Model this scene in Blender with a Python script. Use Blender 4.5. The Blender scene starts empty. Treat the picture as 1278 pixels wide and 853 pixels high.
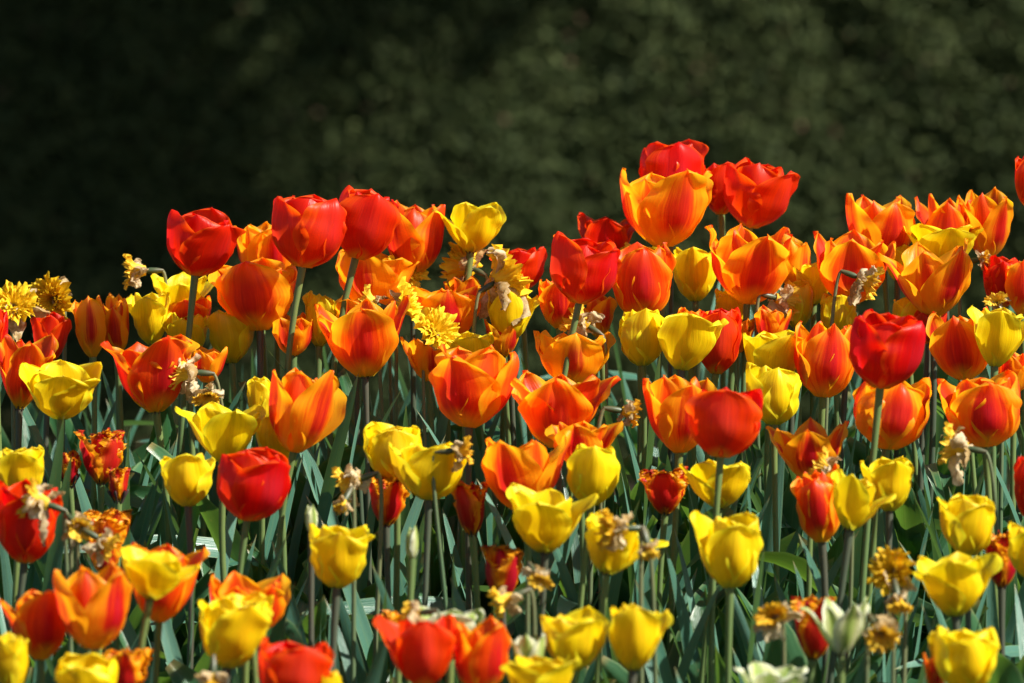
import bpy, math, random
import numpy as np
from mathutils import Vector, Matrix

# ------------------------------------------------------------------ camera, light, exposure
SC = bpy.context.scene
COL = SC.collection
CAMZ, PITCH, LENS = 1.09, math.radians(5.0), 200.0
cam = bpy.data.cameras.new('camera')
cam.lens = LENS; cam.sensor_width = 36.0; cam.clip_start = 0.1; cam.clip_end = 3000
cam.dof.use_dof = True; cam.dof.focus_distance = 5.03; cam.dof.aperture_fstop = 7.4
cam_o = bpy.data.objects.new('camera', cam); COL.objects.link(cam_o)
cam_o.location = (0, 0, CAMZ); cam_o.rotation_euler = (math.pi/2 - PITCH, 0, 0)
SC.camera = cam_o
SUN_DIR = Vector((0.66, -0.27, 0.72)).normalized()      # towards the sun
el = math.asin(SUN_DIR.z); az = math.atan2(SUN_DIR.x, SUN_DIR.y)
w = bpy.data.worlds.new('World'); SC.world = w; w.use_nodes = True
nt = w.node_tree
sky = nt.nodes.new('ShaderNodeTexSky'); sky.sky_type = 'NISHITA'; sky.sun_disc = False
sky.sun_elevation = el; sky.sun_rotation = az
nt.links.new(sky.outputs[0], nt.nodes['Background'].inputs[0])
nt.nodes['Background'].inputs[1].default_value = 0.05
sl = bpy.data.lights.new('sun', 'SUN'); sl.energy = 5.0; sl.angle = math.radians(0.5); sl.color = (1.0, 0.95, 0.86)
so = bpy.data.objects.new('sun', sl); COL.objects.link(so)
so.rotation_euler = (-SUN_DIR).to_track_quat('-Z', 'Y').to_euler(); so.location = (3, -1, 5)
vs = SC.view_settings
vs.view_transform = 'Standard'; vs.look = 'None'; vs.gamma = 1; vs.exposure = 0.88; vs.use_curve_mapping = False
SC.render.engine = 'CYCLES'
cy = SC.cycles
cy.use_denoising = True; cy.max_bounces = 5; cy.diffuse_bounces = 3; cy.transmission_bounces = 3; cy.glossy_bounces = 2
cy.caustics_reflective = False; cy.caustics_refractive = False; cy.sample_clamp_indirect = 4

# ------------------------------------------------------------------ placing by pixel of the 1278x853 photograph
FP = 1278 * LENS / 36.0
def ground_z(x, y):
    if y < 4.2: b = 0.0
    elif y < 5.65: b = 0.20 + 0.25*(y-5)
    elif y < 6.6:
        t = (y-5.65)/0.95; t = t*t*(3-2*t); b = 0.3625*(1-t) - 0.27*t
    else: b = -0.27
    return b
def row_y(yd):
    th = PITCH + (yd-426.5)/FP
    return 1.72/(math.tan(th)+0.25)
def at(px, py, Y):
    """the point at world depth Y seen at pixel px, py"""
    c, s = math.cos(PITCH), math.sin(PITCH)
    dx, dy = (px-639)/FP, -(py-426.5)/FP
    d = Vector((dx, c + dy*s, -s + dy*c))
    return Vector((0, 0, CAMZ)) + d*(Y/d.y)

# ------------------------------------------------------------------ object helpers
def link(o, parent=None):
    COL.objects.link(o)
    if parent: o.parent = parent
    return o
def thing(name, label, cat, loc, group=None, rz=0):
    o = bpy.data.objects.new(name, None); COL.objects.link(o)
    o.location = loc; o.rotation_euler = (0, 0, rz); o.empty_display_size = 0.02
    o['label'] = label; o['category'] = cat
    if group: o['group'] = group
    return o
def grid_mesh(name, P, UV=None, wrap=False):
    """P: (n, m, 3) array of points -> mesh of quads"""
    n, m = P.shape[:2]
    me = bpy.data.meshes.new(name)
    idx = np.arange(n*m).reshape(n, m)
    if wrap:
        a = idx[:-1, :]; b = np.roll(idx, -1, 1)[:-1, :]; c = np.roll(idx, -1, 1)[1:, :]; d = idx[1:, :]
    else:
        a = idx[:-1, :-1]; b = idx[:-1, 1:]; c = idx[1:, 1:]; d = idx[1:, :-1]
    F = np.stack([a, b, c, d], -1).reshape(-1, 4)
    me.vertices.add(n*m); me.vertices.foreach_set('co', P.reshape(-1).astype(np.float32))
    me.loops.add(F.size); me.loops.foreach_set('vertex_index', F.reshape(-1).astype(np.int32))
    me.polygons.add(len(F)); me.polygons.foreach_set('loop_start', np.arange(0, F.size, 4, dtype=np.int32))
    me.polygons.foreach_set('use_smooth', np.ones(len(F), dtype=bool))
    if UV is not None:
        uv = me.uv_layers.new(name='UVMap')
        uv.data.foreach_set('uv', UV.reshape(-1, 2)[F.reshape(-1)].reshape(-1).astype(np.float32))
    me.update(calc_edges=True); me.validate()
    return me
def join_grids(name, parts):
    """parts: list of (P, UV, wrap, matindex)"""
    V, F, U, M = [], [], [], []; off = 0
    for P, UV, wrap, mi in parts:
        n, m = P.shape[:2]; idx = np.arange(n*m).reshape(n, m) + off
        if wrap:
            a = idx[:-1, :]; b = np.roll(idx, -1, 1)[:-1, :]; c = np.roll(idx, -1, 1)[1:, :]; d = idx[1:, :]
        else:
            a = idx[:-1, :-1]; b = idx[:-1, 1:]; c = idx[1:, 1:]; d = idx[1:, :-1]
        f = np.stack([a, b, c, d], -1).reshape(-1, 4)
        V.append(P.reshape(-1, 3)); F.append(f); M += [mi]*len(f)
        U.append(UV.reshape(-1, 2) if UV is not None else np.zeros((n*m, 2))); off += n*m
    V = np.concatenate(V); F = np.concatenate(F); U = np.concatenate(U)
    me = bpy.data.meshes.new(name)
    me.vertices.add(len(V)); me.vertices.foreach_set('co', V.reshape(-1).astype(np.float32))
    me.loops.add(F.size); me.loops.foreach_set('vertex_index', F.reshape(-1).astype(np.int32))
    me.polygons.add(len(F)); me.polygons.foreach_set('loop_start', np.arange(0, F.size, 4, dtype=np.int32))
    me.polygons.foreach_set('use_smooth', np.ones(len(F), dtype=bool))
    me.polygons.foreach_set('material_index', np.array(M, dtype=np.int32))
    uv = me.uv_layers.new(name='UVMap'); uv.data.foreach_set('uv', U[F.reshape(-1)].reshape(-1).astype(np.float32))
    me.update(calc_edges=True); me.validate()
    return me
def mesh_obj(name, me, mats, parent=None):
    o = bpy.data.objects.new(name, me)
    if not me.materials:
        for m in (mats if isinstance(mats, (list, tuple)) else [mats]): me.materials.append(m)
    return link(o, parent)
def sstep(a, b, x):
    t = np.clip((x-a)/(b-a), 0, 1); return t*t*(3-2*t)
def rot_to(axis):
    return np.array(Vector((0, 0, 1)).rotation_difference(Vector(axis).normalized()).to_matrix())
def tube(points, radii, m=10):
    """grid of a tube along points"""
    pts = np.array(points, float); n = len(pts)
    T = np.gradient(pts, axis=0); T /= np.linalg.norm(T, axis=1)[:, None]
    ref = np.array([1.0, 0.13, 0.0])
    A = np.cross(T, ref); A /= np.linalg.norm(A, axis=1)[:, None]; B = np.cross(T, A)
    th = np.arange(m)/m*2*math.pi
    P = pts[:, None, :] + np.array(radii)[:, None, None]*(np.cos(th)[None, :, None]*A[:, None, :] + np.sin(th)[None, :, None]*B[:, None, :])
    UV = np.stack(np.broadcast_arrays((np.arange(m)/m)[None, :], np.linspace(0, 1, n)[:, None]), -1)
    return P, UV
def bez(a, b, c, d, n=14):
    t = np.linspace(0, 1, n)[:, None]; a, b, c, d = (np.array(v, float) for v in (a, b, c, d))
    return a*(1-t)**3 + 3*b*t*(1-t)**2 + 3*c*t*t*(1-t) + d*t**3

# ------------------------------------------------------------------ materials
class NT:
    def __init__(s, name):
        s.m = bpy.data.materials.new(name); s.m.use_nodes = True; s.t = s.m.node_tree
        for n in list(s.t.nodes): s.t.nodes.remove(n)
        s.out = s.t.nodes.new('ShaderNodeOutputMaterial')
    def n(s, typ, **kw):
        nd = s.t.nodes.new(typ)
        for k, v in kw.items(): setattr(nd, k, v)
        return nd
    def put(s, sock, v):
        if isinstance(v, bpy.types.NodeSocket): s.t.links.new(v, sock)
        else: sock.default_value = v
    def math(s, op, a, b=0.0, c=None):
        nd = s.n('ShaderNodeMath', operation=op); s.put(nd.inputs[0], a); s.put(nd.inputs[1], b)
        if c is not None: s.put(nd.inputs[2], c)
        return nd.outputs[0]
    def step(s, a, b, x):
        nd = s.n('ShaderNodeMapRange', interpolation_type='SMOOTHSTEP')
        s.put(nd.inputs['Value'], x); s.put(nd.inputs['From Min'], a); s.put(nd.inputs['From Max'], b); return nd.outputs[0]
    def mix(s, f, a, b, typ='MIX'):
        nd = s.n('ShaderNodeMix', data_type='RGBA', blend_type=typ)
        s.put(nd.inputs[0], f); s.put(nd.inputs[6], a if isinstance(a, bpy.types.NodeSocket) else (*a[:3], 1)); s.put(nd.inputs[7], b if isinstance(b, bpy.types.NodeSocket) else (*b[:3], 1)); return nd.outputs[2]
    def noise(s, vec, scale, detail=3.0, rough=0.55, dist=0.0):
        nd = s.n('ShaderNodeTexNoise'); s.put(nd.inputs['Vector'], vec); s.put(nd.inputs['Scale'], scale)
        nd.inputs['Detail'].default_value = detail; nd.inputs['Roughness'].default_value = rough; nd.inputs['Distortion'].default_value = dist
        return nd.outputs[0]
    def uv(s):
        u = s.n('ShaderNodeUVMap'); sp = s.n('ShaderNodeSeparateXYZ'); s.t.links.new(u.outputs[0], sp.inputs[0]); return sp.outputs[0], sp.outputs[1]
    def vec(s, x, y, z):
        c = s.n('ShaderNodeCombineXYZ'); s.put(c.inputs[0], x); s.put(c.inputs[1], y); s.put(c.inputs[2], z); return c.outputs[0]
    def thin(s, col, trans, tcol, rough=0.4, spec=0.4, bump=None, bstr=0.3, bdist=0.0006, sheen=0.0):
        p = s.n('ShaderNodeBsdfPrincipled'); s.put(p.inputs['Base Color'], col); s.put(p.inputs['Roughness'], rough)
        p.inputs['Specular IOR Level'].default_value = spec
        p.inputs['Sheen Weight'].default_value = sheen; p.inputs['Sheen Roughness'].default_value = 0.4
        if bump is not None:
            b = s.n('ShaderNodeBump'); b.inputs['Strength'].default_value = bstr; b.inputs['Distance'].default_value = bdist
            s.put(b.inputs['Height'], bump); s.t.links.new(b.outputs[0], p.inputs['Normal'])
        if trans > 0:
            t = s.n('ShaderNodeBsdfTranslucent'); s.put(t.inputs[0], tcol)
            mx = s.n('ShaderNodeMixShader'); mx.inputs[0].default_value = trans
            s.t.links.new(p.outputs[0], mx.inputs[1]); s.t.links.new(t.outputs[0], mx.inputs[2]); s.t.links.new(mx.outputs[0], s.out.inputs[0])
        else: s.t.links.new(p.outputs[0], s.out.inputs[0])
        return s.m

def petal_material(name, mid, edge, flame, base, flame_amt=0.8, edge0=0.55, trans=0.42, green=None, trans_gain=1.6, basev=0.3):
    s = NT(name); U, V = s.uv()
    rnd = s.n('ShaderNodeObjectInfo').outputs['Random']
    tone = s.n('ShaderNodeAttribute', attribute_type='OBJECT', attribute_name='tone').outputs['Fac']
    uu = s.math('ABSOLUTE', s.math('SUBTRACT', s.math('MULTIPLY', U, 2.0), 1.0))
    r50 = s.math('MULTIPLY', rnd, 57.0)
    streak = s.noise(s.vec(s.math('MULTIPLY', U, 15.0), s.math('MULTIPLY', V, 1.1), r50), 1.0, 4, 0.6)
    blotch = s.noise(s.vec(s.math('MULTIPLY', U, 2.4), s.math('MULTIPLY', V, 2.2), r50), 1.0, 3, 0.6)
    fine = s.noise(s.vec(s.math('MULTIPLY', U, 60.0), s.math('MULTIPLY', V, 2.5), r50), 1.0, 2, 0.5)
    # edge factor
    e = s.math('ADD', uu, s.math('MULTIPLY', s.math('POWER', V, 4.0), 0.35))
    e = s.math('ADD', e, s.math('MULTIPLY', s.math('SUBTRACT', streak, 0.5), 0.75))
    e = s.math('ADD', e, s.math('MULTIPLY', s.math('SUBTRACT', blotch, 0.5), 0.65))
    e = s.math('ADD', e, s.math('MULTIPLY', s.math('SUBTRACT', tone, 0.5), 1.1))
    ef = s.step(edge0, edge0+0.5, e)
    col = s.mix(ef, mid, edge)
    # flame along the midrib
    f = s.math('ADD', uu, s.math('MULTIPLY', s.math('SUBTRACT', streak, 0.5), 0.9))
    ff = s.math('MULTIPLY', s.step(0.5, 0.02, f), s.step(0.02, 0.35, V))
    ff = s.math('MULTIPLY', ff, s.step(0.98, 0.6, V))
    oa = s.n('ShaderNodeAttribute', attribute_type='OBJECT', attribute_name='outer').outputs['Fac']
    ff = s.math('MULTIPLY', ff, s.math('MULTIPLY', oa, flame_amt))
    col = s.mix(ff, col, flame)
    if green:
        g = s.math('ADD', uu, s.math('MULTIPLY', s.math('SUBTRACT', streak, 0.5), 0.8))
        col = s.mix(s.math('MULTIPLY', s.step(0.5, 0.1, g), 0.9), col, green)
    bf = s.step(basev, basev*0.35, s.math('ADD', V, s.math('MULTIPLY', uu, 0.14)))
    col = s.mix(bf, col, base)
    col = s.mix(s.math('MULTIPLY', s.step(0.88, 0.99, uu), 0.5), col, (min(1, edge[0]*1.1), edge[1]*1.35, edge[2]*1.6))  # lighter rim painted in for light glowing through the petal edge
    hv = s.n('ShaderNodeHueSaturation')
    hv.inputs['Saturation'].default_value = 1.0
    s.put(hv.inputs['Hue'], s.math('ADD', 0.494, s.math('MULTIPLY', rnd, 0.012)))
    val = s.math('ADD', 0.66, s.math('ADD', s.math('MULTIPLY', streak, 0.40), s.math('MULTIPLY', fine, 0.28)))
    s.put(hv.inputs['Value'], s.math('MULTIPLY', val, s.math('ADD', 0.9, s.math('MULTIPLY', rnd, 0.14))))
    s.put(hv.inputs['Color'], col); col = hv.outputs[0]
    tc = s.mix(1.0, col, (trans_gain, trans_gain, trans_gain), 'MULTIPLY')
    h = s.math('ADD', s.math('MULTIPLY', streak, 1.0), s.math('MULTIPLY', fine, 0.5))
    return s.thin(col, trans, tc, rough=0.38, spec=0.38, bump=h, bstr=0.55, bdist=0.0012, sheen=0.0)

RED = (0.50, 0.012, 0.006)
M = {}
M['R'] = petal_material('red_petal', (0.66, 0.026, 0.002), (0.80, 0.095, 0.004), (0.60, 0.022, 0.040), (0.70, 0.52, 0.05), 0.36, 0.72, 0.50, basev=0.28)
M['O'] = petal_material('orange_petal', (0.76, 0.092, 0.004), (0.90, 0.42, 0.008), (0.54, 0.012, 0.016), (0.80, 0.56, 0.03), 0.9, 0.30, 0.48, basev=0.40)
M['Y'] = petal_material('yellow_petal', (0.92, 0.68, 0.005), (0.94, 0.78, 0.02), (0.90, 0.55, 0.004), (0.62, 0.60, 0.05), 0.6, 0.6, 0.38, trans_gain=1.12)
M['F'] = petal_material('fringed_petal', (0.55, 0.014, 0.008), (0.90, 0.42, 0.008), (0.46, 0.008, 0.03), (0.5, 0.2, 0.02), 0.6, 0.52, 0.42)
M['G'] = petal_material('white_petal', (0.70, 0.72, 0.36), (0.80, 0.80, 0.58), (0.7, 0.72, 0.4), (0.3, 0.42, 0.08), 0.3, 0.6, 0.35, green=(0.32, 0.45, 0.08), trans_gain=1.1)

def stem_material(name, c1, c2):
    s = NT(name); U, V = s.uv()
    tc = s.n('ShaderNodeTexCoord').outputs['Object']
    nz = s.noise(tc, 60.0, 3)
    tone = s.n('ShaderNodeObjectInfo').outputs['Random']
    f = s.math('ADD', s.math('MULTIPLY', s.step(0.2, 1.0, V), 0.65), s.math('MULTIPLY', s.math('SUBTRACT', s.math('ADD', nz, tone), 0.9), 0.5))
    col = s.mix(f, c1, c2)
    return s.thin(col, 0, None, rough=0.42, spec=0.45, bump=nz, bstr=0.2)
M['stem'] = stem_material('tulip_stem', (0.075, 0.15, 0.06), (0.15, 0.20, 0.055))
M['stem_dark'] = stem_material('purple_tulip_stem', (0.055, 0.095, 0.055), (0.085, 0.075, 0.055))
M['stem_dry'] = stem_material('withered_stem', (0.07, 0.14, 0.07), (0.19, 0.18, 0.08))

def leaf_material(name, a, b, warm, trans=0.30, rough=0.29):
    s = NT(name); U, V = s.uv()
    rnd = s.n('ShaderNodeObjectInfo').outputs['Random']; r50 = s.math('MULTIPLY', rnd, 43.0)
    streak = s.noise(s.vec(s.math('MULTIPLY', U, 26.0), s.math('MULTIPLY', V, 1.6), r50), 1.0, 3, 0.6)
    bl = s.noise(s.vec(s.math('MULTIPLY', U, 2.0), s.math('MULTIPLY', V, 5.0), r50), 1.0, 4, 0.65)
    f = s.math('ADD', s.math('MULTIPLY', streak, 0.7), s.math('MULTIPLY', s.math('SUBTRACT', rnd, 0.3), 0.7))
    col = s.mix(f, a, b)
    col = s.mix(s.math('MULTIPLY', s.step(0.55, 0.8, bl), 0.45), col, warm)
    uu = s.math('ABSOLUTE', s.math('SUBTRACT', s.math('MULTIPLY', U, 2.0), 1.0))
    col = s.mix(s.math('MULTIPLY', s.step(0.86, 0.99, uu), 0.55), col, (0.20, 0.30, 0.13))
    col = s.mix(s.math('MULTIPLY', s.step(0.12, 0.0, uu), 0.3), col, (0.14, 0.24, 0.09))
    scar = s.noise(s.vec(s.math('MULTIPLY', U, 5.0), s.math('MULTIPLY', V, 14.0), r50), 1.0, 2, 0.5)
    col = s.mix(s.math('MULTIPLY', s.step(0.70, 0.76, scar), 0.5), col, (0.28, 0.22, 0.10))
    tip = s.step(0.96, 1.0, V)
    col = s.mix(s.math('MULTIPLY', tip, 0.7), col, (0.30, 0.22, 0.08))
    tcol = s.mix(0.6, col, (0.24, 0.46, 0.02))
    return s.thin(col, trans, tcol, rough=rough, spec=0.5, bump=streak, bstr=0.5, bdist=0.001)
M['leaf_broad'] = leaf_material('tulip_leaf', (0.022, 0.088, 0.032), (0.065, 0.170, 0.078), (0.055, 0.17, 0.018))
M['leaf_blue'] = leaf_material('daffodil_leaf', (0.032, 0.115, 0.075), (0.120, 0.265, 0.195), (0.05, 0.15, 0.05), trans=0.18)

def frill_material(name, a, b, trans=0.3):
    s = NT(name); U, V = s.uv()
    rnd = s.n('ShaderNodeObjectInfo').outputs['Random']
    tc = s.n('ShaderNodeTexCoord').outputs['Object']
    n1 = s.noise(tc, 130.0, 4, 0.65)
    f = s.step(0.35, 0.7, s.math('ADD', n1, s.math('MULTIPLY', s.math('SUBTRACT', rnd, 0.5), 0.2)))
    col = s.mix(f, a, b)
    return s.thin(col, trans, col, rough=0.55, spec=0.25, bump=n1, bstr=0.6, bdist=0.001)
M['frill'] = frill_material('daffodil_frill', (0.86, 0.52, 0.010), (0.92, 0.70, 0.03))
M['frill_old'] = frill_material('faded_daffodil_frill', (0.80, 0.44, 0.015), (0.90, 0.64, 0.06))
M['paper'] = frill_material('papery_petal', (0.46, 0.31, 0.12), (0.82, 0.70, 0.46), 0.4)
M['ovary'] = stem_material('daffodil_ovary', (0.05, 0.075, 0.03), (0.12, 0.09, 0.045))
s = NT('pistil'); M['pistil'] = s.thin((0.35, 0.42, 0.10, 1), 0, None)
s = NT('stamen'); M['stamen'] = s.thin((0.05, 0.03, 0.03, 1), 0, None)

# ------------------------------------------------------------------ tulip
def petal_grid(L, hwid, o, phi, inner, rng, pointed, fringe=0.0, curl=0.0, n=26, m=17, ripple=1.0):
    """unit tulip petal (belly radius about 0.4 for L=1); o = openness"""
    v = 1-(1-np.linspace(0, 1, n))**1.35
    vb = 0.56
    deg = math.pi/180
    a1 = (93-27*o)*deg; a2 = (112-80*o)*deg
    al = np.where(v < vb, (28+0*v)*deg + (a1-28*deg)*(v/vb)**0.9, a1+(a2-a1)*np.clip((v-vb)/(1-vb), 0, 1)**1.3)
    al = al - curl*deg*np.clip((v-0.78)/0.22, 0, 1)**1.5
    dv = np.gradient(v)
    r = 0.03 + np.cumsum(np.cos(al)*dv)*L - np.cos(al[0])*dv[0]*L
    z = np.cumsum(np.sin(al)*dv)*L
    if inner: r = r*0.80
    r = np.maximum(r, 0.012)
    f = (0.18+0.82*sstep(-0.05, 0.52, v))*np.clip(1-v**(4.8-2.1*pointed), 0, 1)**(0.50+0.30*pointed)*(1+0.10*v)
    # irregular outline
    ph = rng.uniform(0, 6.28, 8)
    fl = f*(1+0.05*np.sin(7*v+ph[0])+0.035*np.sin(17*v+ph[1])*v); fr = f*(1+0.05*np.sin(6*v+ph[2])+0.035*np.sin(19*v+ph[3])*v)
    u = np.linspace(-1, 1, m)
    uw = np.where(u[None, :] < 0, fl[:, None], fr[:, None])*u[None, :]
    if fringe > 0:
        jag = rng.uniform(-1, 1, (n, 2)); jag[::2] = np.abs(jag[::2])*1.2; jag[1::2] = -np.abs(jag[1::2])*0.2
        k = sstep(0.35, 0.6, v)[:, None]*fringe
        uw[:, 0] -= (jag[:, 0:1]*k)[:, 0]; uw[:, -1] += (jag[:, 1:2]*k)[:, 0]
    c = np.maximum(r, 0.26)*(1.02+0.35*o*v)            # bending radius across the petal
    b = uw*hwid/c[:, None]
    b = np.clip(b, -1.75, 1.75)
    x = r[:, None] - c[:, None]*(1-np.cos(b))
    y = c[:, None]*np.sin(b)
    # normal offset: midrib keel, ripples at the edge, broad unevenness
    edge = np.abs(u)[None, :]**2
    off = 0.020*np.exp(-(u[None, :]/0.13)**2)*sstep(0.1, 0.5, v)[:, None]*(1 if not inner else 0.5)
    off = off - 0.012*np.exp(-((np.abs(u)[None, :]-0.42)/0.16)**2)*sstep(0.2, 0.7, v)[:, None]
    rp = ripple*(0.018*np.sin(9*v+ph[4])[:, None]*(u[None, :] > 0) + 0.018*np.sin(8*v+ph[5])[:, None]*(u[None, :] < 0) + 0.016*np.sin(21*v+ph[6])[:, None])
    off = off + rp*edge*sstep(0.25, 0.8, v)[:, None]
    off = off + ripple*0.018*np.sin(3.1*u[None, :]*1.5+5*v[:, None]+ph[7])*sstep(0.3, 1.0, v)[:, None]
    x = x + off*np.cos(b)*np.sin(al)[:, None]; y = y + off*np.sin(b); zz = z[:, None] - off*np.cos(al)[:, None]*0.8
    # tip edge drops a bit at the sides
    zz = zz - 0.045*edge*v[:, None]**2*(1-o*0.4)
    if fringe > 0:
        q = rng.uniform(-1, 1, (n, m))*fringe*0.5*sstep(0.8, 1.0, np.maximum(np.abs(u)[None, :]*sstep(.4, .6, v)[:, None], v[:, None]))
        x = x+q; zz = zz+np.abs(q)*0.8
    cp, sp = math.cos(phi), math.sin(phi)
    P = np.stack([x*cp-y*sp, x*sp+y*cp, zz], -1)
    UV = np.stack(np.broadcast_arrays((u[None, :]+1)/2, v[:, None]), -1)
    return P, UV

LEAF_B, LEAF_N = [], []
def leaf_grid(L, W, t0, bend, rng, fold, twist=0.0, n=18, m=7, wave=0.0, kink=None):
    v = np.linspace(0, 1, n); u = np.linspace(-1, 1, m)
    th = t0 + bend*v**2                                  # angle from the vertical
    if kink: th = th + kink[1]*sstep(kink[0]-0.05, kink[0]+0.05, v)
    dv = L/(n-1)
    r = np.cumsum(np.sin(th))*dv; z = np.cumsum(np.cos(th))*dv
    wv = W*(0.55+0.45*sstep(0, 0.35, v))*np.clip(1-v**4.0, 0, 1)**0.7 if m < 7 else W*(0.42+0.58*sstep(0, 0.42, v))*np.clip(1-v**2.6, 0, 1)**0.85
    fo = fold*(1-0.6*v)
    yl = u[None, :]*wv[:, None]*np.cos(fo*0.8)[:, None]
    nl = (np.abs(u)[None, :]**1.4)*wv[:, None]*np.sin(fo)[:, None] + wave*W*np.sin(9*v+rng.uniform(0, 6))[:, None]*(u[None, :]**2)*np.sign(u)[None, :]
    tw = twist*v
    y2 = yl*np.cos(tw)[:, None]-nl*np.sin(tw)[:, None]; n2 = yl*np.sin(tw)[:, None]+nl*np.cos(tw)[:, None]
    # folds towards the inside (up side): normal = (-cos th, 0, sin th)
    x = r[:, None] - n2*np.cos(th)[:, None]; zz = z[:, None] + n2*np.sin(th)[:, None]
    P = np.stack([x, y2, zz], -1)
    UV = np.stack(np.broadcast_arrays((u[None, :]+1)/2, v[:, None]), -1)
    return P, UV
lr = np.random.default_rng(5)
for k in range(24):
    P, UV = leaf_grid(1.0, lr.uniform(0.075, 0.125), lr.uniform(0.05, 0.38), (lr.uniform(0.1, 0.9) if k % 3 else lr.uniform(1.0, 2.2)), lr, lr.uniform(0.5, 1.15), lr.uniform(-1.3, 1.3), wave=lr.uniform(0.12, 0.42))
    me = grid_mesh('tulip_leaf', P, UV); me.materials.append(M['leaf_broad']); LEAF_B.append(me)
for k in range(18):
    kink = (lr.uniform(0.5, 0.85), lr.uniform(0.6, 1.8)) if k % 5 == 4 else None
    P, UV = leaf_grid(1.0, lr.uniform(0.016, 0.029), lr.uniform(0.0, 0.24), lr.uniform(0.0, 0.6), lr, lr.uniform(0.15, 0.5), lr.uniform(-2.4, 2.4), n=22, m=5, kink=kink)
    me = grid_mesh('daffodil_leaf', P, UV); me.materials.append(M['leaf_blue']); LEAF_N.append(me)
def leaf(pool, parent, rng, L, rz, loc=(0, 0, 0), sw=1.0, tilt=0.0):
    o = bpy.data.objects.new('leaf', pool[rng.integers(len(pool))]); link(o, parent)
    o.location = loc; o.rotation_euler = (tilt, 0, rz); o.scale = (L, L*sw, L)
    return o

def deform_to(Ps, axis, W, H):
    """scale the unit flower to a silhouette W wide and H tall when its axis leans"""
    A = np.concatenate([p.reshape(-1, 3) for p in Ps])
    w0 = A[:, 0].max()-A[:, 0].min(); h0 = A[:, 2].max()
    sx, sz = W/w0, H/h0
    r = sz/sx
    if r > 1.45: sz = sx*1.45
    if r < 0.6: sz = sx*0.6
    R = rot_to(axis)
    return [(p*np.array([sx, sx, sz])) @ R.T for p in Ps], sx, sz

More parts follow.
